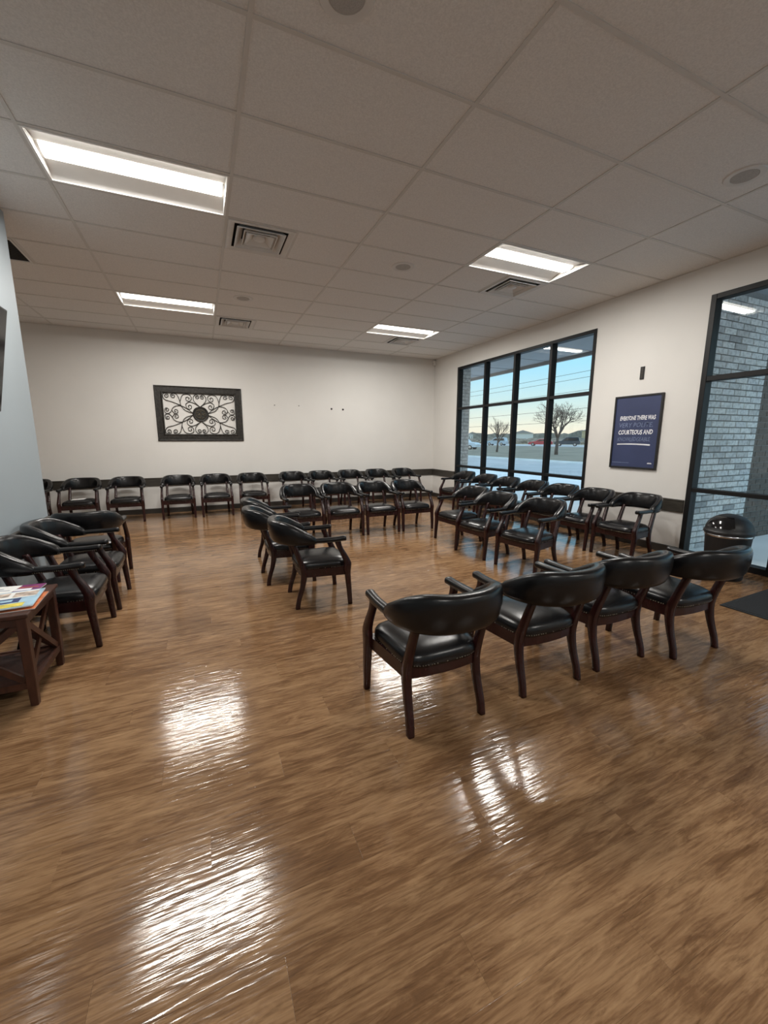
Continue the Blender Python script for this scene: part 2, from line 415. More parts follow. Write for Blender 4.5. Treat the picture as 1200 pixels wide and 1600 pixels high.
# ------------------------------------------------------------------ ceiling lights
def troffer(i, j, label):
    x0, x1, y0, y1 = gx(i) + .012, gx(i + 1) - .012, gy(j) + .012, gy(j + 1) - .012
    cx, cy = (x0 + x1) / 2, (y0 + y1) / 2
    L_, W_ = (x1 - x0) / 2, (y1 - y0) / 2
    t = tag(empty('ceiling_light', (cx, cy, H)), label, 'ceiling light', 'recessed ceiling troffers')
    D = .040
    m = MB(); fw = .016
    m.box(-L_, L_, -W_, -W_ + fw, -.004, .006).box(-L_, L_, W_ - fw, W_, -.004, .006)
    m.box(-L_, -L_ + fw, -W_ + fw, W_ - fw, -.004, .006).box(L_ - fw, L_, -W_ + fw, W_ - fw, -.004, .006)
    m.build('frame', 'white_metal', t)
    lens_w = .086
    for s in (-1, 1):
        pr = []
        for k in range(9):
            u = k / 8; yy = (W_ - fw) + (lens_w + .012 - (W_ - fw)) * u
            pr.append((s * yy, .004 + D * math.sin(u * math.pi / 2) ** .8))
        poly = pr + [(q[0], q[1] + .006) for q in reversed(pr)]
        MB().prism(poly, 'x', -L_ + fw, L_ - fw).build('reflector', 'white_metal', t, True, 40)
    lp = [(lens_w * math.cos(a), .044 - .022 * math.sin(a)) for a in [math.pi * k / 12 for k in range(13)]]
    MB().prism(lp, 'x', -L_ + fw + .02, L_ - fw - .02).build('lens', 'lens', t, True, 40)
    ld = bpy.data.lights.new('troffer_lamp', 'AREA'); ld.shape = 'RECTANGLE'; ld.size = 2 * L_ - .10; ld.size_y = .15; ld.energy = LAMP; ld.color = (1.0, .965, .91)
    lo = bpy.data.objects.new('troffer_lamp', ld); COL.objects.link(lo); lo.parent = t; lo.location = (0, 0, .019)
    for s in (-1, 1):
        e = MB(); a = s * (L_ - fw); q = s * (L_ - fw - .004)
        e.prism([(-W_ + fw, .004), (W_ - fw, .004), (lens_w + .01, .046), (-lens_w - .01, .046)], 'x', min(a, q), max(a, q)); e.build('end_plate', 'white_metal', t)
        e = MB(); a = s * (L_ - fw - .005); q = s * (L_ - fw - .022)
        cp = [((lens_w + .004) * math.cos(z), .046 - .026 * math.sin(z)) for z in [math.pi * k / 12 for k in range(13)]]
        e.prism(cp, 'x', min(a, q), max(a, q)); e.build('lens_cap', 'white_metal', t, True, 40)
    MB().box(-L_, L_, -W_, W_, .055, .10).build('housing', 'white_metal', t)
troffer(-2, 3, 'largest bright troffer light in the ceiling at upper left')
troffer(1, 3, 'bright troffer light in the ceiling nearest the window wall and blue poster')
troffer(-2, -6, 'added unseen troffer light behind the viewpoint, brightening the foreground floor, left of the pair')  # this pair is out of view, added to brighten the foreground floor
troffer(1, -6, 'added unseen troffer light behind the viewpoint, brightening the foreground floor, right of the pair')
troffer(-2, 8, 'small bright troffer light farther back on the left, above the wall art')
troffer(1, 8, 'small bright troffer light farthest back, near the window corner')

# ------------------------------------------------------------------ vents, return grille, speakers
def sq(h, z): return [(-h, -h, z), (h, -h, z), (h, h, z), (-h, h, z)]
def diffuser(i, j, label):
    cx, cy = gx(i + .25), gy(j + .5)
    t = tag(empty('ceiling_vent', (cx, cy, H)), label, 'ceiling vent', 'square ceiling air diffusers')
    m = MB(); W_ = .292
    m.rings([sq(W_, .004), sq(W_, -.006), sq(W_ - .012, -.009), sq(W_ - .055, .0), sq(W_ - .058, .008)], cap0=False, cap1=False).build('frame', 'vent_white', t)
    MB().rings([sq(W_ - .058, .0), sq(W_ - .058, .09)], cap0=False, cap1=True).build('throat', 'vent_dark', t)
    for a, bb, z0, z1 in ((.215, .150, -.016, .045), (.150, .10, -.012, .040)):
        MB().rings([sq(bb, z1), sq(a - .008, z0 + .004), sq(a - .008, z0), sq(a, z0), sq(a, z0 + .006), sq(bb + .008, z1 + .004)], cap0=False, cap1=False).build('louver_ring', 'vent_white', t)
    p = MB().rings([sq(.125, -.010), sq(.122, -.016), sq(.118, -.010), sq(.055, .022)], cap0=False).build('center_panel', 'vent_white', t)
    MB().lathe([(.055, .02), (.055, .004), (.045, -.004), (.012, -.006), (.004, -.009)], n=20).build('hub', 'vent_white', p, True, 40)
diffuser(-1, 4, 'square ceiling vent next to the largest light at upper left')
diffuser(1.5, 4, 'square ceiling vent beside the light nearest the window wall')
diffuser(-1, 9, 'small square ceiling vent above the ironwork wall art')
diffuser(1.5, 9, 'small square ceiling vent behind the farthest light near the window corner')
rx0, rx1, ry0, ry1 = gx(RETURN[0]) + .02, gx(RETURN[0] + .5) - .014, gy(RETURN[1]) + .014, gy(RETURN[1] + 1) - .014
rt = tag(empty('return_grille', ((rx0 + rx1) / 2, (ry0 + ry1) / 2, H)), 'dark square return air grille partly hidden by the left wall corner', 'air grille')
hw = (rx1 - rx0) / 2
MB().rings([sq(hw, .004), sq(hw, -.006), sq(hw - .02, -.006), sq(hw - .02, .004)], cap0=False, cap1=False).build('frame', 'vent_white', rt)
MB().box(-hw + .02, hw - .02, -hw + .02, hw - .02, .01, .02).build('backing', 'vent_dark', rt)
for k in range(22):
    y = -hw + .03 + k * (2 * hw - .06) / 21
    MB().box(-hw + .02, hw - .02, y - .002, y + .002, -.002, .012).build('blade', 'trim_dark', rt)
def speaker(x, y, label):
    t = tag(empty('ceiling_speaker', (x, y, H)), label, 'speaker', 'round ceiling speakers')
    MB().lathe([(.080, .003), (.084, -.003), (.100, -.007), (.120, -.004), (.126, .003)], n=40).build('rim', 'vent_white', t, True, 40)
    MB().lathe([(.081, .003), (.081, -.003), (.06, -.0045), (.02, -.0055)], n=40).build('grille', 'speaker_grille', t, True, 40)
speaker(gx(1.77), gy(.56), 'round ceiling speaker at the right edge, above the entrance glass')
speaker(gx(.5), gy(4.49), 'round ceiling speaker in the middle, left of the window-side vent')
speaker(gx(-.74), gy(7.4), 'small round ceiling speaker right of the far left light')
speaker(gx(-.70), gy(.58), 'round ceiling speaker cut off by the top edge of the picture')

# ------------------------------------------------------------------ window and entrance
def member(name, parent, x0, x1, y0, y1, z0, z1):
    return MB().cbox(x0, x1, y0, y1, z0, z1, .003).build(name, 'bronze', parent)
FX0, FX1 = XR - .012, XR + .105
win = struct(empty('window_1', (0, 0, 0)), 'large black-framed window of twelve panes')
fw = .05
member('jamb', win, FX0, FX1, WY0, WY0 + fw, WZ0, WZ1); member('jamb', win, FX0, FX1, WY1 - fw, WY1, WZ0, WZ1)
member('head', win, FX0, FX1, WY0 + fw, WY1 - fw, WZ1 - fw, WZ1); member('sill', win, FX0 - .01, FX1, WY0 + fw, WY1 - fw, WZ0, WZ0 + .06)
mull = [5.155, 5.99, 6.83]
for y in mull: member('mullion', win, FX0 + .004, FX1, y - .026, y + .026, WZ0 + .06, WZ1 - fw)
ys = [WY0 + fw] + [v for y in mull for v in (y - .026, y + .026)] + [WY1 - fw]
bars = [.81, 2.057]; zs = [WZ0 + .06, bars[0] - .024, bars[0] + .024, bars[1] - .024, bars[1] + .024, WZ1 - fw]
for k in range(4):
    a, bb = ys[2 * k], ys[2 * k + 1]
    for z in bars: member('transom_bar', win, FX0 + .008, FX1 - .004, a, bb, z - .024, z + .024)
    for q in range(3):
        MB().box(XR + .048, XR + .054, a, bb, zs[2 * q], zs[2 * q + 1]).build('glass_pane', 'glass', win)
ent = struct(empty('window_2', (0, 0, 0)), 'black-framed sidelight and transoms beside the entrance door')
fw = .055
member('jamb', ent, FX0, FX1, DY1 - fw, DY1, 0, DZ1); member('jamb', ent, FX0, FX1, DY0, DY0 + fw, 0, DZ1)
member('head', ent, FX0, FX1, DY0 + fw, DY1 - fw, DZ1 - fw, DZ1)
ey = [2.035, .11]                                     # posts either side of the double door
for y in ey: member('mullion', ent, FX0, FX1, y - .028, y + .028, 0, DZ1 - fw)
def bay(y0, y1, doors=False):
    member('transom_bar', ent, FX0 + .004, FX1, y0, y1, 2.03, 2.085)
    MB().box(XR + .048, XR + .054, y0, y1, 2.085, DZ1 - fw).build('glass_pane', 'glass', ent)
    if doors: return
    member('sill', ent, FX0, FX1, y0, y1, 0, .07); member('transom_bar', ent, FX0 + .004, FX1, y0, y1, .785, .83)
    MB().box(XR + .048, XR + .054, y0, y1, .07, .785).build('glass_pane', 'glass', ent)
    MB().box(XR + .048, XR + .054, y0, y1, .83, 2.03).build('glass_pane', 'glass', ent)
bay(ey[0] + .028, DY1 - fw); bay(DY0 + fw, ey[1] - .028); bay(ey[1] + .028, ey[0] - .028, True)
dm = (ey[0] + ey[1]) / 2
for n_, (y0, y1, hy) in enumerate(((dm + .003, ey[0] - .031, 1), (ey[1] + .031, dm - .003, -1))):
    d = struct(empty('door_%d' % (n_ + 1), (0, 0, 0)), 'black-framed glass entrance door')
    a, bb = XR + .03, XR + .075
    member('stile', d, a, bb, y0, y0 + .07, .01, 2.02); member('stile', d, a, bb, y1 - .07, y1, .01, 2.02)
    member('rail', d, a, bb, y0 + .07, y1 - .07, .01, .22); member('rail', d, a, bb, y0 + .07, y1 - .07, 1.94, 2.02)
    MB().box(XR + .049, XR + .055, y0 + .07, y1 - .07, .22, 1.94).build('glass_pane', 'glass', d)
    yh = y0 + .1 if hy > 0 else y1 - .1
    MB().tube([(a, yh, .95), (a - .05, yh, .96), (a - .05, yh, 1.34), (a, yh, 1.35)], .011, 8).build('pull_handle', 'chrome', d, True)

# ------------------------------------------------------------------ the armchair
def chamf(cx, cy, z, wx, wy, c=.006):
    a, bb = wx / 2, wy / 2
    return [(cx + x, cy + y, z) for x, y in ((-a + c, -bb), (a - c, -bb), (a, -bb + c), (a, bb - c), (a - c, bb), (-a + c, bb), (-a, bb - c), (-a, -bb + c))]
def catmull(pts, k=6):
    P = [Vector(p) for p in pts]; out = []
    for i in range(len(P) - 1):
        a = P[max(i - 1, 0)]; b_ = P[i]; c = P[i + 1]; d = P[min(i + 2, len(P) - 1)]
        for q in range(k):
            t = q / k
            out.append(.5 * ((2 * b_) + (c - a) * t + (2 * a - 5 * b_ + 4 * c - d) * t * t + (3 * b_ - a - 3 * c + d) * t ** 3))
    out.append(P[-1]); return out
def sweep_leg(keys, side):
    """keys: (x, y, z, wx, wy) smooth loft"""
    n = len(keys); ks = []
    pos = catmull([k[:3] for k in keys], 4); wid = catmull([(k[3], k[4], 0) for k in keys], 4)
    return MB().rings([chamf(side * p.x, p.y, p.z, w_.x, w_.y) for p, w_ in zip(pos, wid)])
FRONT_LEG = [(.254, .214, 0, .034, .034), (.255, .206, .12, .038, .038), (.255, .194, .27, .042, .046), (.255, .192, .33, .042, .060), (.255, .194, .372, .040, .058),
             (.253, .166, .44, .036, .050), (.250, .130, .51, .034, .044), (.249, .113, .566, .034, .052)]
REAR_LEG = [(.206, -.226, 0, .034, .036), (.204, -.214, .07, .036, .036), (.200, -.180, .18, .038, .040), (.198, -.164, .27, .040, .048), (.198, -.168, .33, .040, .050),
            (.196, -.192, .41, .038, .044), (.193, -.222, .50, .036, .042), (.190, -.252, .585, .034, .040)]
def smooth01(a, b_, x):
    t = max(0, min(1, (x - a) / (b_ - a))); return t * t * (3 - 2 * t)
def back_center(t):
    a = math.radians(102) * t
    s_, c_ = math.sin(a), math.cos(a)
    return Vector((.250 * math.copysign(abs(s_) ** .86, s_), -.120 - .236 * math.copysign(abs(c_) ** .86, c_), 0))
def chair_meshes():
    out = []
    out.append(('leg', sweep_leg(FRONT_LEG, -1).mesh('leg', 'mahogany', True)))
    out.append(('leg', sweep_leg(FRONT_LEG, 1).mesh('leg', 'mahogany', True)))
    out.append(('leg', sweep_leg(REAR_LEG, -1).mesh('leg', 'mahogany', True)))
    out.append(('leg', sweep_leg(REAR_LEG, 1).mesh('leg', 'mahogany', True)))
    m = MB()                                    # seat rails
    m.box(-.236, .236, .178, .204, .262, .330)
    bow = [(-.182, -.176), (-.09, -.188), (0, -.192), (.09, -.188), (.182, -.176)]
    m.prism(bow + [(x, y + .024) for x, y in reversed(bow)], 'z', .262, .330)
    for s in (-1, 1):
        poly = [(s * .247, .175), (s * .223, .175), (s * .186, -.145), (s * .210, -.145)]
        m.prism(poly, 'z', .262, .330)
    out.append(('seat_frame', m.mesh('seat_frame', 'mahogany')))
    # seat cushion
    def outline(k, n=48):
        pts = []
        for i in range(n):
            a = 2 * math.pi * i / n; c, s_ = math.cos(a), math.sin(a)
            e = 2 / 5.0
            u = math.copysign(abs(c) ** e, c); v = math.copysign(abs(s_) ** e, s_)
            y = .010 + .215 * v + (.006 if v > 0 else -.008) * (1 - u * u) * abs(v)
            hx = .208 + .030 * (v + 1) / 2
            pts.append((hx * u * k, .010 + (y - .010) * k))
        return pts
    lv = [(.985, .324), (1.0, .332), (1.006, .352), (.992, .368), (.955, .382), (.87, .395), (.72, .406), (.5, .413), (.25, .416), (.06, .417)]
    seat = MB().rings([[(x, y, z) for x, y in outline(k)] for k, z in lv]).mesh('seat', 'leather', True)
    out.append(('seat', seat))
    # barrel backrest
    rings = []; T = 41
    for q in range(T):
        t = -1 + 2 * q / (T - 1); p = back_center(t); d = (back_center(min(1, t + .02)) - back_center(max(-1, t - .02))).normalized()
        nrm = Vector((d.y, -d.x, 0))            # outward
        if nrm.dot(Vector((p.x, p.y + .1, 0))) < 0: nrm = -nrm
        at = abs(t)
        uu = max(0, (at - .34) / .66); zt = .594 + .146 * (1 - uu ** 1.9) ** .92; zb = .548 + .006 * (1 - at)
        th = .068 - .016 * at
        endk = 1 - smooth01(.93, 1.0, at) * .35
        ring = []
        for k in range(16):
            a = 2 * math.pi * k / 16; e = 2 / 4.2
            u = math.copysign(abs(math.cos(a)) ** e, math.cos(a)); v = math.copysign(abs(math.sin(a)) ** e, math.sin(a))
            z = (zt + zb) / 2 + v * (zt - zb) / 2 * endk
            rake = .030 * (z - .56) / .2
            pos = p + Vector((0, -1, 0)) * (rake * abs(nrm.y)) + nrm * (u * th / 2 * endk + (.010 * (1 - v * v) if u > 0 else -.004 * (1 - v * v)))
            ring.append((pos.x, pos.y, z))
        rings.append(ring)
    out.append(('backrest', MB().rings(rings).mesh('backrest', 'leather', True)))
    for s in (-1, 1):                            # padded arms
        path = catmull([(.245, -.135, .577), (.252, -.05, .578), (.253, .05, .576), (.250, .12, .577), (.248, .165, .580), (.247, .190, .578)], 4)
        rg = []
        for i, p in enumerate(path):
            u = i / (len(path) - 1); k = 1 if u < .86 else max(.25, math.sqrt(max(0, 1 - ((u - .86) / .145) ** 2)))
            wd, hh = .027 * (1 - .12 * math.sin(u * math.pi)) * k, .021 * (.6 + .4 * k)
            r_ = []
            for q in range(12):
                a = 2 * math.pi * q / 12; e = 2 / 2.8
                r_.append((s * (p.x + math.copysign(abs(math.cos(a)) ** e, math.cos(a)) * wd), p.y, p.z + math.copysign(abs(math.sin(a)) ** e, math.sin(a)) * hh))
            rg.append(r_)
        out.append(('armrest', MB().rings(rg).mesh('armrest', 'leather', True)))
    def nails(pts, r_=.0032):
        m = MB()
        for p, nv in pts:
            nv = Vector(nv).normalized(); a = nv.orthogonal().normalized(); b_ = nv.cross(a); p = Vector(p)
            k = len(m.v); m.v += [tuple(p + (a * math.cos(q) + b_ * math.sin(q)) * r_) for q in [math.pi * 2 * z / 5 for z in range(5)]] + [tuple(p + nv * r_ * .7)]
            m.f += [(k + z, k + (z + 1) % 5, k + 5) for z in range(5)]
        return m
    pts = []
    ol = outline(1.003, 180)
    acc = 0; last = None
    for x, y in ol + ol[:1]:
        if last is not None:
            acc += math.dist((x, y), last)
            if acc > .0115:
                acc = 0
                if not (abs(x) > .215 and y > .165) and not (abs(x) > .175 and y < -.13): pts.append(((x, y, .334), (x, y, 0)))
        last = (x, y)
    out.append(('seat>nailheads', nails(pts).mesh('nailheads', 'nailhead')))
    for s in (-1, 1):
        pts = []
        for k in range(23):
            y = -.088 + k * .0112
            for ss in (-1, 1): pts.append(((s * .2505 + ss * .0262, y, .564), (ss, 0, -.2)))
        for k in range(4): pts.append(((s * .2475 - .016 + k * .0107, .176, .565), (0, 1, -.3)))
        out.append(('armrest%d>nailheads' % s, nails(pts, .0030).mesh('nailheads', 'nailhead')))
    return out
CHAIR = chair_meshes()
def chair(x, y, rot, label, group):
    t = tag(empty('armchair', (x, y, 0), math.radians(rot)), label, 'chair', group)
    arms = []; seat = None
    for name, me in CHAIR:
        if '>' in name:
            par = seat if name.startswith('seat') else arms[0 if '-1' in name else 1]
            stuff(link('nailheads', me, par)); continue
        o = link(name, me, t)
        if name == 'seat': seat = o
        if name == 'armrest': arms.append(o)
    return t
A = 'black leather armchair with mahogany frame'
G_ = 'chairs in the foreground row seen from behind'
for x, y, rz, lab in ((1.015, 1.74, 0, 'black leather armchair seen from behind, nearest the camera, leftmost of the foreground row'),
                      (1.72, 1.76, 0, 'black leather armchair seen from behind, second from left in the foreground row'),
                      (2.31, 1.775, 0, 'black leather armchair seen from behind, third from left in the foreground row'),
                      (2.895, 1.66, -3, 'black leather armchair seen from behind, rightmost of the foreground row, by the dark mat')):
    chair(x, y, rz, lab, G_)
G_ = 'chairs in the middle cluster facing the windows'
for x, y, rz, lab in ((.87, 3.40, -92, 'black leather armchair nearest of the three facing right in the middle of the floor'),
                      (.725, 4.08, -90, 'black leather armchair facing right, second of the three in mid-floor'),
                      (.765, 4.70, -90, 'black leather armchair facing right, farthest of the three in mid-floor')):
    chair(x, y, rz, lab, G_)
G_ = 'second row of chairs facing the camera'
for x, lab in ((1.25, 'leftmost'), (1.835, 'second from left'), (2.42, 'third from left'), (3.005, 'rightmost')):
    chair(x, 5.67, 180, 'black leather armchair facing the camera, %s of four in the second row' % lab, G_)
G_ = 'inner row of chairs in front of the window row'
for x, y, rz, lab in ((3.20, 3.31, 100, 'nearest'), (3.11, 3.98, 96, 'middle'), (3.20, 4.64, 93, 'farthest')):
    chair(x, y, rz, 'black leather armchair facing left, %s of the three in front of the window row' % lab, G_)
G_ = 'chairs along the window wall'
for x, y, rz, lab in ((4.59, 3.20, 92, 'black leather armchair below the blue poster, nearest the entrance'),
                      (4.56, 3.79, 91, 'black leather armchair on the window wall, second from the entrance, beside the window edge'),
                      (4.60, 4.38, 91, 'black leather armchair along the window, third of seven from the entrance'),
                      (4.62, 4.97, 90, 'black leather armchair along the window, middle one of seven'),
                      (4.64, 5.63, 90, 'black leather armchair along the window, third of seven from the far corner'),
                      (4.68, 6.28, 90, 'black leather armchair along the window, second of seven from the far corner'),
                      (4.74, 7.04, 90, 'black leather armchair along the window, the one nearest the far corner')):
    chair(x, y, rz, lab, G_)
G_ = 'chairs along the far wall'
for x, lab in ((-2.58, 'black leather armchair at the far wall, half hidden by the left wall corner'),
               (-1.90, 'black leather armchair at the far wall with white paper lying on its seat'),
               (-1.24, 'black leather armchair at the far wall, right neighbour of the one holding white paper'),
               (-.44, 'black leather armchair at the far wall, below the left part of the ironwork art'),
               (.20, 'black leather armchair at the far wall, directly below the ironwork art'),
               (.86, 'black leather armchair at the far wall, just right of the ironwork art'),
               (1.66, 'black leather armchair at the far wall, fifth from the window corner'),
               (2.26, 'black leather armchair at the far wall, fourth from the window corner'),
               (2.90, 'black leather armchair at the far wall, third from the window corner'),
               (3.54, 'black leather armchair at the far wall, second from the window corner'),
               (4.19, 'black leather armchair at the far wall, nearest the window corner')):
    chair(x, 8.17, 180, lab, G_)
G_ = 'chairs beside the left wall'
chair(-.945, 3.385, -90, 'black leather armchair on the left wall, next to the magazine table', G_)
chair(-.93, 4.05, -90, 'black leather armchair on the left wall, second from the magazine table', G_)
chair(-1.05, 4.80, 0, 'black leather armchair turned away, at the left wall corner', G_)

# ------------------------------------------------------------------ end table with magazines
tx0, tx1, ty0, ty1, tz = -1.335, -.882, 2.515, 2.985, .515
tb = tag(empty('end_table', ((tx0 + tx1) / 2, (ty0 + ty1) / 2, 0)), 'cherry wood end table with crossed side braces holding magazines', 'table')
hx, hy = (tx1 - tx0) / 2, (ty1 - ty0) / 2
MB().cbox(-hx - .012, hx + .012, -hy - .012, hy + .012, tz - .022, tz, .004).build('tabletop', 'cherry', tb)
for sx_ in (-1, 1):
    for sy_ in (-1, 1):
        MB().rings([chamf(sx_ * (hx - .022), sy_ * (hy - .022), z, w_, w_, .003) for z, w_ in ((0, .034), (.13, .042), (tz - .022, .044))]).build('leg', 'cherry', tb)
for s in (-1, 1):
    MB().box(-hx + .04, hx - .04, s * (hy - .012) - .009, s * (hy - .012) + .009, tz - .062, tz - .022).build('apron', 'cherry', tb)
    MB().box(s * (hx - .012) - .009, s * (hx - .012) + .009, -hy + .04, hy - .04, tz - .062, tz - .022).build('apron', 'cherry', tb)
    MB().box(-hx + .04, hx - .04, s * (hy - .016) - .008, s * (hy - .016) + .008, .10, .135).build('stretcher', 'cherry', tb)
    MB().box(s * (hx - .016) - .008, s * (hx - .016) + .008, -hy + .04, hy - .04, .10, .135).build('stretcher', 'cherry', tb)
MB().cbox(-hx + .02, hx - .02, -hy + .02, hy - .02, .116, .13, .003).build('shelf', 'cherry', tb)
def brace(p, q, th=.007, wd=.016):
    p, q = Vector(p), Vector(q); d = (q - p).normalized()
    side = Vector((0, 0, 1)).cross(d).normalized(); up = d.cross(side)
    return MB().rings([[c + side * a * th + up * b_ * wd for a, b_ in ((-1, -1), (1, -1), (1, 1), (-1, 1))] for c in (p, q)])
for s in (-1, 1):
    e = .006
    brace((s * (hx - .020), -hy + .045, tz - .065), (s * (hx - .020), hy - .045, .14)).build('cross_brace', 'cherry', tb)
    brace((s * (hx - .032), hy - .045, tz - .065), (s * (hx - .032), -hy + .045, .14)).build('cross_brace', 'cherry', tb)
    brace((-hx + .045, s * (hy - .020), tz - .065), (hx - .045, s * (hy - .020), .14)).build('cross_brace', 'cherry', tb)
    brace((hx - .045, s * (hy - .032), tz - .065), (-hx + .045, s * (hy - .032), .14)).build('cross_brace', 'cherry', tb)
def magazine(x, y, z, rz, label, cover, blocks, w_=.205, h_=.275, th=.006):
    t = tag(empty('magazine', (x, y, z), math.radians(rz)), label, 'magazine', 'magazines on the end table')
    MB().box(-w_ / 2, w_ / 2, -h_ / 2, h_ / 2, 0, th - .0006).build('pages', 'paper', t)
    c = MB().box(-w_ / 2 - .001, w_ / 2 + .001, -h_ / 2 - .001, h_ / 2 + .001, th - .0006, th).build('cover', cover, t)
    for k, (a, b_, cc, d, mt) in enumerate(blocks):
        MB().box(-w_ / 2 + a * w_, -w_ / 2 + b_ * w_, -h_ / 2 + cc * h_, -h_ / 2 + d * h_, th - .0003, th + .0003 * (k + 1)).build('print', mt, c)
magazine(-.965, 2.700, tz + .0005, 3, 'orange magazine under the large colourful magazine on the end table', 'mag_orange', [(.1, .8, .1, .3, 'mag_photo')], .20, .27, .005)
magazine(-1.035, 2.862, tz + .0060, -4, 'purple magazine at the back of the end table', 'mag_purple', [(.35, .8, .62, .74, 'ink_white'), (.3, .9, .80, .84, 'mag_orange')])
magazine(-1.165, 2.868, tz + .0125, -9, 'white printed sheet lying on the left of the end table', 'paper', [(.1, .9, .2, .22, 'ink_blue'), (.1, .8, .3, .32, 'ink_blue'), (.1, .9, .7, .72, 'ink_blue'), (.1, .7, .8, .82, 'ink_blue')], .216, .279, .002)
magazine(-.992, 2.712, tz + .0150, 5, 'large colourful magazine with yellow edge and navy panel on the end table', 'mag_sky',
         [(.05, .90, .58, .96, 'paper'), (.45, .92, .62, .90, 'mag_photo'), (.08, .36, .70, .92, 'mag_photo'), (.02, .66, .30, .54, 'mag_navy'), (.14, .52, .36, .48, 'mag_sky'), (.02, .80, .04, .24, 'mag_yellow')], .225, .285, .006)
# white paper on the far chair
MB().rings([[(-.09, -.07, 0), (.09, -.06, .004), (.10, .07, .008), (-.08, .06, .002)], [(-.09, -.07, .003), (.09, -.06, .007), (.10, .07, .011), (-.08, .06, .005)]]).build('paper_sheet', 'paper')
pp = bpy.data.objects['paper_sheet']; pp.location = (-1.92, 8.10, .4155); tag(pp, 'white sheet of paper lying on a far wall chair seat', 'paper')

# ------------------------------------------------------------------ television on the left wall
tvw, tvh = 1.24, .70
tv = tag(empty('television', (XL + .0, 3.83 - tvw / 2, 1.93)), 'black flat television tilted forward on the left wall', 'television')
ang = math.radians(10)
def tvp(o): o.location = (.135, 0, 0); o.rotation_euler = (0, ang, 0); return o
body = tvp(MB().cbox(-.035, .012, -tvw / 2, tvw / 2, -tvh / 2, tvh / 2, .004).build('housing', 'black_plastic', tv))
MB().box(.012, .0135, -tvw / 2 + .012, tvw / 2 - .012, -tvh / 2 + .018, tvh / 2 - .012).build('screen', 'black_gloss', body)
MB().box(.0, .012, -.2, .2, -.16, .16).build('wall_plate', 'black_plastic', tv)
MB().tube([(.01, 0, .05), (.07, 0, .03), (.11, 0, 0)], .02, 8).build('mount_arm', 'black_plastic', tv)

# ------------------------------------------------------------------ ironwork wall art
aw, ah, acx, acz = 1.515, 1.01, .03, 1.868
art = tag(empty('wall_art', (acx, YB, acz)), 'dark ironwork scroll panel in an embossed rectangular frame on the far wall', 'wall art')
FWD = .132
W2, H2 = aw / 2, ah / 2
prof = [(0, 0), (0, .022), (.012, .030), (.03, .026), (.10, .026), (.118, .034), (.132, .030), (.132, 0)]
def rect_ring(d, y): return [(-W2 + d, -y, -H2 + d), (W2 - d, -y, -H2 + d), (W2 - d, -y, H2 - d), (-W2 + d, -y, H2 - d)]
MB().rings([rect_ring(d, y) for d, y in prof], cap0=False, cap1=False).build('frame', 'embossed', art)
def spiral(pts, c, turns=1.15, rend=.012):
    """smooth path through pts ending in a spiral around c"""
    P = catmull([(x, y, 0) for x, y in pts], 6); l = P[-1]; c = Vector((c[0], c[1], 0)); v = l - c
    d = (P[-1] - P[-2]).normalized(); sgn = 1 if v.x * d.y - v.y * d.x > 0 else -1
    r0 = v.length; a0 = math.atan2(v.y, v.x); n = int(18 * turns)
    for k in range(1, n + 1):
        u = k / n; rr_ = r0 + (rend - r0) * u; a = a0 + sgn * turns * 2 * math.pi * u
        P.append(c + Vector((math.cos(a), math.sin(a), 0)) * rr_)
    return [(p.x, p.y) for p in P]
SCR = [spiral([(.0, .135), (.06, .19), (.105, .25), (.108, .315), (.065, .36), (.025, .345)], (.045, .315)),
       spiral([(.0, .135), (.09, .195), (.18, .222), (.245, .18), (.235, .12)], (.185, .138)),
       spiral([(.13, .015), (.26, .065), (.325, .15), (.335, .23), (.30, .33), (.225, .365), (.15, .335), (.145, .275)], (.20, .285)),
       spiral([(.33, .155), (.352, .27), (.385, .35), (.44, .372), (.485, .345)], (.45, .325)),
       spiral([(.33, .155), (.47, .215), (.585, .25), (.622, .315), (.60, .365), (.55, .365)], (.565, .325)),
       spiral([(.13, .015), (.24, .105), (.34, .150), (.44, .13), (.487, .07), (.455, .012)], (.425, .05)),
       spiral([(.487, .07), (.52, .022), (.565, .004), (.61, .03), (.60, .09)], (.57, .068))]
for s in SCR:
    for mx_ in (-1, 1):
        for mz in (-1, 1):
            MB().tube([(mx_ * x, -.014, mz * y) for x, y in s], .0062, 6).build('scroll', 'iron', art, True)
med = MB().rings([[(r_ * math.cos(2 * math.pi * k / 36), -y, r_ * math.sin(2 * math.pi * k / 36)) for k in range(36)] for r_, y in ((.140, .004), (.142, .02), (.13, .028), (.112, .024), (.108, .016))], cap0=True).build('medallion', 'embossed', art, True, 40)
for k in range(4):
    a = math.pi / 4 + k * math.pi / 2
    MB().tube([(.05 * math.cos(a) + .035 * math.cos(q), -.02, .05 * math.sin(a) + .035 * math.sin(q)) for q in [2 * math.pi * z / 16 for z in range(17)]], .006, 6).build('petal', 'brass', med, True)
MB().tube([(.085 * math.cos(q), -.02, .085 * math.sin(q)) for q in [2 * math.pi * z / 32 for z in range(33)]], .005, 6).build('ring', 'brass', med, True)

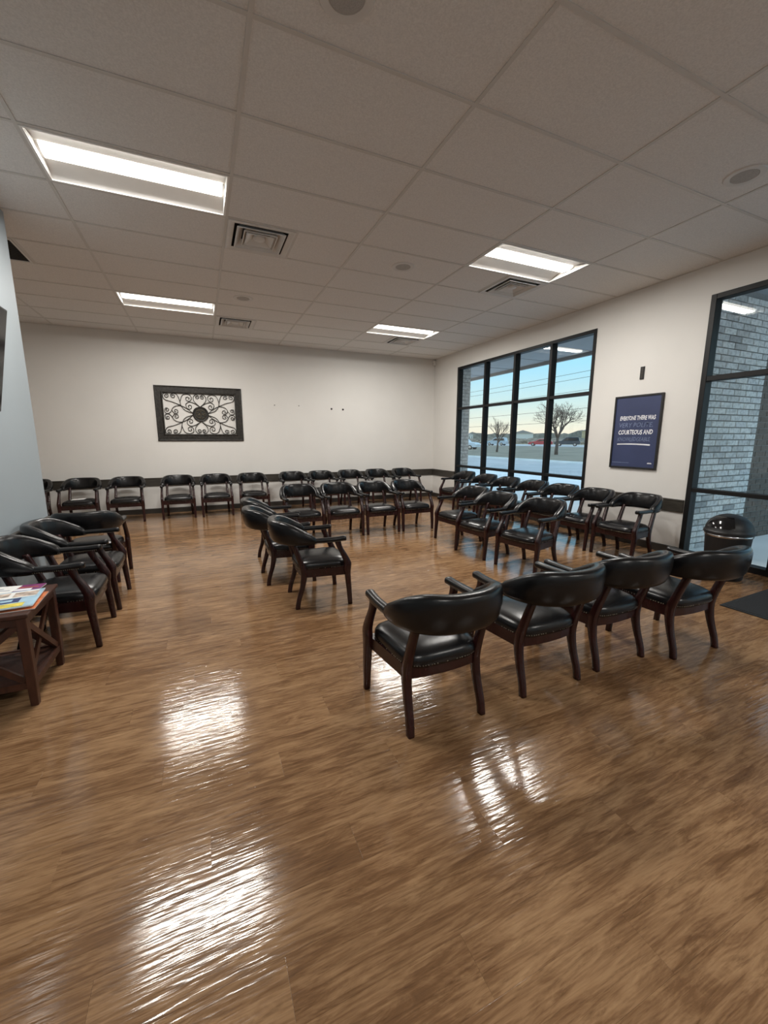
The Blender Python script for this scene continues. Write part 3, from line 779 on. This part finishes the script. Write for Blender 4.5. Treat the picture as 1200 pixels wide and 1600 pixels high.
# ------------------------------------------------------------------ poster and small wall fittings
def wallp(yc, zc, a, b_, c): return (XR - c, yc - a, zc + b_)      # a to the right, b up, c off the right wall
pyc, pzc, pw, ph = 3.612, 1.483, .64, .945
po = tag(empty('poster', (XR, pyc, pzc)), 'framed navy blue poster with white hand lettering on the window wall', 'poster')
def lbox(mb, a0, a1, b0, b1, c0, c1): return mb.box(-c1, -c0, -a1, -a0, b0, b1)
fr = MB(); f_ = .022
lbox(fr, -pw / 2, pw / 2, ph / 2 - f_, ph / 2, .004, .026); lbox(fr, -pw / 2, pw / 2, -ph / 2, -ph / 2 + f_, .004, .026)
lbox(fr, -pw / 2, -pw / 2 + f_, -ph / 2 + f_, ph / 2 - f_, .004, .026); lbox(fr, pw / 2 - f_, pw / 2, -ph / 2 + f_, ph / 2 - f_, .004, .026)
fr.build('frame', 'black_plastic', po)
lbox(MB(), -pw / 2 + f_, pw / 2 - f_, -ph / 2 + f_, ph / 2 - f_, .004, .016).build('print', 'poster_navy', po)
def text(s, width, height, a0, b0, mat, parent, bold=0.0, shear=.12, seed=1):
    cu = bpy.data.curves.new('lettering', 'FONT'); cu.body = s; cu.size = 1; cu.offset = bold; cu.shear = shear; cu.resolution_u = 2
    o = bpy.data.objects.new('lettering', cu); COL.objects.link(o)
    dg = bpy.context.evaluated_depsgraph_get(); me = bpy.data.meshes.new_from_object(o.evaluated_get(dg)); bpy.data.objects.remove(o)
    xs = [v.co.x for v in me.vertices]; ys_ = [v.co.y for v in me.vertices]; x0, x1, y0, y1 = min(xs), max(xs), min(ys_), max(ys_)
    rnd = random.Random(seed)
    for v in me.vertices:
        a = a0 + (v.co.x - x0) / (x1 - x0) * width; b_ = b0 + (v.co.y - y0) / (y1 - y0) * height
        wob = .0025 * math.sin(a * 70 + seed * 2) + .0015 * math.sin(a * 190 + seed)
        v.co = Vector((-.0166, -(a + .0012 * math.sin(b_ * 260 + seed)), b_ + wob))
    me.materials.clear(); me.materials.append(M[mat])
    return link('lettering', me, parent)
PW, PH = pw, ph
def pb(fr_): return ph / 2 - fr_ * ph            # fraction from the top
text('EVERYONE THERE WAS', .475, .056, -.225, pb(.335), 'ink_white', po, .022, .1, 1)
text('VERY POLITE,', .455, .066, -.230, pb(.440), 'ink_blue', po, -.006, .15, 2)
text('COURTEOUS AND', .465, .060, -.232, pb(.530), 'ink_white', po, .022, .12, 3)
text('KNOWLEDGEABLE', .445, .052, -.236, pb(.622), 'ink_blue', po, -.006, .15, 4)
un = MB(); top, bot = [], []
for k in range(21):
    u = k / 20; a = -.236 + u * .45; b_ = pb(.665) + .006 * math.sin(u * 2.6) - .010 * u * u
    hh = .006 + .003 * u; top.append((-.0168, -a, b_ + hh)); bot.append((-.0168, -a, b_ - hh))
un.add(top + bot, [(k, k + 1, 22 + k, 21 + k) for k in range(20)]); un.build('underline', 'ink_white', po)
rnd = random.Random(5); ft = MB(); a = -.285
while a < -.04:
    w_ = rnd.uniform(.006, .022); lbox(ft, a, a + w_, pb(.925), pb(.918), .0164, .0167); a += w_ + .004
ft.build('footer_print', 'ink_blue', po)
lg = MB(); a = .205
for w_, h_ in ((.012, .012), (.008, .018), (.014, .012), (.006, .018), (.010, .012), (.006, .012)):
    lbox(lg, a, a + w_ * .8, pb(.925), pb(.925) + h_, .0164, .0167); a += w_
lg.build('logo_print', 'ink_white', po)
sw = tag(empty('wall_control', (XR, 3.606, 2.225)), 'small black wall control strip above the blue poster', 'wall control')
lbox(MB(), -.026, .026, -.078, .078, 0, .010).build('plate', 'black_plastic', sw)
for k in range(3): lbox(MB(), -.015, .015, -.062 + k * .043, -.024 + k * .043, .010, .013).build('button', 'trim_dark', sw)
ss = tag(empty('motion_sensor', (XR - .03, YB - .03, 3.17)), 'tiny white motion sensor in the far corner below the ceiling', 'sensor')
MB().cbox(-.028, .028, -.028, .028, -.055, .055, .01).build('body', 'white_metal', ss); MB().cbox(-.034, -.026, -.02, .02, -.03, .005, .003).build('lens', 'vent_white', ss)
for x, z, big, lab in ((2.64, 2.045, 1, 'small screw anchor left of a pair on the bare far wall'), (2.90, 2.04, 1, 'small screw anchor right of a pair on the bare far wall'),
                       (1.43, 2.086, 0, 'tiny nail in the far wall, nearest the ironwork art'), (1.93, 2.088, 0, 'tiny nail in the far wall, between ironwork art and screw anchors')):
    t = tag(empty('wall_screw', (x, YB, z)), lab, 'screw'); s_ = 1.0 if big else .45
    MB().rings([[(r_ * s_ * math.cos(q), -y, r_ * s_ * math.sin(q)) for q in [2 * math.pi * k / 10 for k in range(10)]] for r_, y in ((.022, 0), (.018, .004), (.008, .005), (.008, .022), (.012, .024), (.010, .028))]).build('anchor', 'trim_dark', t)

# ------------------------------------------------------------------ trash can and mat by the entrance
can = tag(empty('trash_can', (4.79, 2.235, 0)), 'black dome-top trash can beside the entrance glass', 'trash can')
MB().lathe([(.150, 0), (.158, .01), (.188, .425), (.190, .44)], n=36).build('bin', 'black_plastic', can, True, 40)
MB().lathe([(.193, .437), (.196, .441), (.196, .455), (.193, .459)], n=36).build('band', 'chrome', can, True, 40)
dome = [(.198, .459), (.204, .465), (.204, .487), (.198, .493)] + [(.196 * math.cos(a), .493 + .165 * math.sin(a)) for a in [math.pi / 2 * k / 12 for k in range(1, 12)]] + [(.006, .658)]
lid = MB().lathe(dome, n=36).build('dome_lid', 'black_plastic', can, True, 40)
fl = []
for q in range(9):
    th = math.radians(-38 + 76 * q / 8); row_ = []
    for k in range(7):
        el = math.radians(12 + 46 * k / 6); R_ = .200
        row_.append((-R_ * math.cos(el) * math.cos(th), R_ * math.cos(el) * math.sin(th), .493 + .168 * math.sin(el)))
    fl.append(row_)
m = MB(); k0 = [p for r_ in fl for p in r_]; m.add(k0, [(i * 7 + j, i * 7 + j + 1, (i + 1) * 7 + j + 1, (i + 1) * 7 + j) for i in range(8) for j in range(6)])
m.build('push_flap', 'black_gloss', lid, True)
mt = tag(empty('floor_mat', (4.51, .98, 0), math.radians(2)), 'dark grey carpet entrance mat by the glass door', 'floor mat')
MB().box(-.55, .55, -.86, .86, .0005, .008).build('rubber_border', 'mat_rubber', mt)
MB().cbox(-.525, .525, -.835, .835, .006, .0115, .002).build('pile', 'mat_pile', mt)

# ------------------------------------------------------------------ outside: entrance pier, canopy
BL, BH = .262, .079
bme = MB().cbox(0, BL - .012, -.012, .06, 0, BH - .012, .004).mesh('brick', 'brick_pale')
bhalf = MB().cbox(0, BL / 2 - .012, -.012, .06, 0, BH - .012, .004).mesh('brick', 'brick_pale')
pier = struct(MB().box(XR + .135, 6.93, 3.115, 3.50, -.15, 3.20).build('brick_pier', 'mortar'), 'pale grey brick wall outside the entrance')
nb = 0
for c in range(40):
    z = -.03 + c * BH; x = XR + .14
    if c % 2: link('brick', bhalf, pier, (x, 3.10, z)); x += BL / 2; nb += 1
    while x + BL - .012 <= 6.935:
        link('brick', bme, pier, (x, 3.10, z)); x += BL; nb += 1
    if 6.935 - x > BL / 2 - .013: link('brick', bhalf, pier, (x, 3.10, z)); nb += 1
pier2 = struct(MB().box(6.935, 9.6, 3.14, 3.50, -.15, 3.20).build('brick_return', 'mortar'), 'dark brown brick wall beyond the pale pier')
m = MB()
for c in range(40):
    x = 6.94 - (BL / 2 if c % 2 else 0)
    while x < 9.55:
        a = max(x, 6.94); m.box(a, x + BL - .012, 3.128, 3.18, -.03 + c * BH, -.03 + c * BH + BH - .012); x += BL
stuff(m.build('bricks', 'brick_brown', pier2))
jp = struct(MB().box(XR + .12, XR + .42, 7.90, 8.9, -.15, 3.2).build('window_pier', 'mortar'), 'brick jamb outside the window')
m = MB()
for c in range(40):
    z = -.03 + c * BH
    cuts = (.14, .28, .43) if c % 2 else (.14, .43)
    for a, b_ in zip(cuts, cuts[1:]): m.box(XR + a, XR + b_ - .01, 7.885, 7.95, z, z + BH - .012)
stuff(m.build('bricks', 'brick_pale', jp))
can_y0, can_y1 = -4.0, 14.0
cp_ = struct(MB().box(XR + .13, 7.55, can_y0, can_y1, 3.20, 3.55).build('canopy', 'soffit'), 'grey soffit of the canopy outside')
MB().box(7.55, 7.62, can_y0, can_y1, 3.13, 3.75).build('fascia', 'fascia', cp_)
for y in [can_y0 + .6 + 1.22 * k for k in range(14)]:
    MB().box(XR + .14, 7.55, y - .008, y + .008, 3.194, 3.20).build('seam', 'fascia', cp_)

# ------------------------------------------------------------------ outside: ground
struct(MB().box(XR + .13, 12.6, -60, 90, -.4, -.03).build('sidewalk', 'concrete'), 'pale concrete walk outside the window')
struct(MB().box(12.6, 22.3, -60, 120, -.4, -.16).build('parking_lot', 'asphalt'), 'grey asphalt parking lot')
struct(MB().box(22.3, 22.5, -60, 120, -.4, -.03).build('kerb', 'concrete'))
struct(MB().rings([[(22.5, -60, -.4), (22.5, 160, -.4), (60, 160, -.4), (60, -60, -.4)], [(22.5, -60, -.05), (22.5, 160, -.05), (60, 160, .10), (60, -60, .10)]]).build('verge', 'dry_grass'), 'dry grass verge beyond the parking lot')
struct(MB().box(60, 84, -60, 260, -.4, .12).build('road', 'asphalt'), 'road beyond the grass verge')
struct(MB().box(84, 420, -60, 420, -.4, .14).build('field', 'tan_field'), 'tan dry field beyond the road')
# far ridge
m = MB(); rows = []
for k in range(140):
    a = math.radians(18 + k * .5); d = 300
    h_ = 5.0 + 6.0 * abs(noise.noise(Vector((k * .06, 1, 0)))) + 2.6 * noise.noise(Vector((k * .9, 5, 2)))
    rows.append([(d * math.cos(a), d * math.sin(a), 0), (d * math.cos(a) * 1.01, d * math.sin(a) * 1.01, h_), (d * 1.15 * math.cos(a), d * 1.15 * math.sin(a), h_ * .9), (d * 1.2 * math.cos(a), d * 1.2 * math.sin(a), 0)])
m.rings(rows); struct(m.build('far_ridge', 'far_trees'), 'distant tree-covered ridge on the horizon')
# brush band: leafless shrubs, too many to count
rnd = random.Random(3); m = MB()
ico = bmesh.new(); bmesh.ops.create_icosphere(ico, subdivisions=2, radius=1); ico.verts.index_update()
IV = [v.co.copy() for v in ico.verts]; IF = [[v.index for v in f.verts] for f in ico.faces]; ico.free()
for k in range(650):
    a = math.radians(rnd.uniform(22, 76)); d = rnd.uniform(112, 175); s_ = rnd.uniform(.7, 1.8); o_ = Vector((rnd.uniform(0, 99), 0, 0))
    c = Vector((d * math.cos(a), d * math.sin(a), .3))
    if c.x < 92: continue
    m.add([c + Vector((v.x * s_ * 1.6, v.y * s_ * 1.6, max(-.3, v.z * s_))) * (1 + .5 * noise.noise(v * 2.2 + o_)) for v in IV], IF)
bo = stuff(m.build('brush_band', 'brush')); bo['label'] = 'brown leafless brush across the road'; bo['category'] = 'brush'

# ------------------------------------------------------------------ outside: bare trees
def bare_tree(x, y, z, height, spread, seed, label, levels=5, lean=0.0, trunk=.13):
    rnd = random.Random(seed); t = tag(empty('bare_tree', (x, y, z)), label, 'tree', 'bare trees on the verge')
    tr, br = MB(), MB()
    def grow(p, d, L_, r_, lv):
        pts = [p]; q = p.copy(); dd = d.copy()
        for k in range(4):
            dd = (dd + Vector((rnd.uniform(-.12, .12), rnd.uniform(-.12, .12), .05))).normalized(); q = q + dd * L_ / 4; pts.append(q.copy())
        (tr if lv == 0 else br).tube(pts, r_, 5 if lv < 3 else 3, r_ * .62)
        if lv >= levels: return
        n = 6 if lv == 0 else rnd.choice((3, 3, 4))
        for k in range(n):
            u = 1.0 if k == 0 else rnd.uniform(.45, 1.0)
            if lv == 0: u = rnd.uniform(.8, 1)
            i = min(3, int(u * 4)); b0 = pts[i].lerp(pts[i + 1], min(1, u * 4 - i))
            az = 2 * math.pi * (k + rnd.random() * .6) / n + lv
            tilt = rnd.uniform(.35, .8) * spread if lv == 0 else rnd.uniform(.25, .62) * spread
            ax = dd.orthogonal().normalized(); ax.rotate(Matrix.Rotation(az, 3, dd)); nd = dd.copy(); nd.rotate(Matrix.Rotation(tilt, 3, ax))
            grow(b0, nd, L_ * rnd.uniform(.60, .82) * (1.15 if lv == 0 else 1), max(.007, r_ * .50), lv + 1)
    grow(Vector((0, 0, 0)), Vector((lean, -lean, 1)).normalized(), height * .20, trunk, 0)
    zz = max(v[2] for v in br.v); k = height / zz
    for mb in (tr, br): mb.v = [(v[0] * k, v[1] * k, v[2] * k) for v in mb.v]
    tr.build('trunk', 'bark', t, True); br.build('branches', 'bark', t, True)
bare_tree(31.0, 29.2, -.03, 5.2, 1.32, 11, 'wide bare winter tree outside, right half of the window', 5, 0, .12)
bare_tree(31.2, 38.1, -.03, 4.1, .72, 4, 'slender bare young tree outside, second window column', 4, .04, .09)

# ------------------------------------------------------------------ outside: cars
def car(x, y, z, heading, paint, label, kind):
    t = tag(empty(kind, (x, y, z), math.radians(heading)), label, 'car')
    L_, W_ = (4.7, 1.85)
    if kind == 'suv': prof = [(-2.3, .35), (-2.32, .95), (-2.2, 1.08), (-2.05, 1.72), (-1.7, 1.78), (.25, 1.74), (1.0, 1.10), (2.1, .98), (2.32, .75), (2.3, .35)]
    else: prof = [(-2.3, .32), (-2.32, .82), (-2.15, .96), (-1.5, 1.0), (-.9, 1.40), (.15, 1.42), (.95, .98), (2.1, .84), (2.32, .62), (2.3, .32)]
    m = MB(); rg = []
    for yy, k in ((-W_ / 2, .94), (-W_ / 2 + .12, 1), (W_ / 2 - .12, 1), (W_ / 2, .94)):
        rg.append([(px_, yy * (1 if pz < 1.02 else .84), .32 + (pz - .32) * k) for px_, pz in prof])
    m.rings(rg); m.build('body', paint, t, True, 30)
    for s in (-1, 1):
        yy = s * W_ / 2
        if kind == 'suv': gl = [(-1.95, 1.12), (-1.88, 1.58), (.10, 1.58), (.72, 1.12)]
        else: gl = [(-1.35, .97), (-.85, 1.27), (.12, 1.28), (.68, .97)]
        a_, b_ = sorted((yy * .86, yy * .99)); MB().prism(gl, 'y', a_, b_).build('side_window', 'car_glass', t)
        for wx in (-1.42, 1.42):
            wm = MB(); rg = [[(wx + r_ * math.cos(q), yy + dy * s, .33 + r_ * math.sin(q)) for q in [2 * math.pi * k / 18 for k in range(18)]] for r_, dy in ((.30, -.2), (.33, -.18), (.33, .0), (.28, .02))]
            wh = wm.rings(rg).build('wheel', 'tire', t, True, 40)
            MB().rings([[(wx + r_ * math.cos(q), yy + dy * s, .33 + r_ * math.sin(q)) for q in [2 * math.pi * k / 14 for k in range(14)]] for r_, dy in ((.20, .01), (.20, .03), (.05, .035))]).build('hubcap', 'chrome', wh)
    MB().box(2.28, 2.33, -.85, -.5, .60, .74).box(2.28, 2.33, .5, .85, .60, .74).build('headlights', 'white_metal', t)
car(61.5, 75.2, .10, 118, 'car_silver', 'silver sport utility vehicle outside, behind the slender bare tree', 'suv')
car(64.0, 64.5, .12, 128, 'car_red', 'red car outside on the road, third window column', 'sedan')
car(66.5, 60.0, .12, 128, 'car_dark', 'dark car outside on the road, behind the wide bare tree', 'suv')
car(35.7, 51.2, -.03, -60, 'car_white', 'white car outside at the left edge of the window', 'suv')
# ------------------------------------------------------------------ outside: distant buildings
def house(x, y, rot, w_, d_, h_, wall, label):
    t = tag(empty('distant_building', (x, y, .1), math.radians(rot)), label, 'building')
    MB().box(-w_ / 2, w_ / 2, -d_ / 2, d_ / 2, 0, h_).build('walls', wall, t)
    MB().rings([[(-w_ / 2 - .4, -d_ / 2 - .4, h_), (-w_ / 2 - .4, d_ / 2 + .4, h_), (-w_ / 2 - .4, 0, h_ + 1.6)], [(w_ / 2 + .4, -d_ / 2 - .4, h_), (w_ / 2 + .4, d_ / 2 + .4, h_), (w_ / 2 + .4, 0, h_ + 1.6)]]).build('roof', 'roof_grey', t)
    for k in range(4):
        xx = -w_ / 2 + w_ * (k + .5) / 4
        MB().box(xx - .5, xx + .5, -d_ / 2 - .04, -d_ / 2, h_ * .35, h_ * .75).build('window', 'car_glass', t)
house(172, 139, 50, 12, 10, 5.6, 'house_warm_lit', 'building with painted-in sun glow on the horizon at the right side of the window')
house(152, 166, 48, 14, 10, 4.4, 'house_white', 'white building on the horizon in the third window column')
house(140, 205, 40, 24, 10, 4.4, 'house_white', 'long white building on the horizon at the left side of the window')
# overhead wires on wooden poles
PX = 46.0
ul = tag(empty('power_line', (PX, 0, 0)), 'overhead power line of several wires crossing the sky outside the window', 'power line')
pole_me = MB().lathe([(.16, -1), (.10, 11.5)], n=10).box(-.06, .06, -1.2, 1.2, 10.6, 10.8).box(-.06, .06, -1.0, 1.0, 8.3, 8.48).mesh('pole', 'bark')
for yy in (8.0, 112.0): link('pole', pole_me, ul, (0, yy, 0))
for k, z in enumerate((10.85, 10.1, 8.5, 8.1, 6.2, 4.6)):
    pts = [(0, 8.0 + 104 * q / 24, z - 3.6 * (q / 24) * (1 - q / 24)) for q in range(25)]
    MB().tube(pts, .022, 4).build('wire', 'wire', ul)
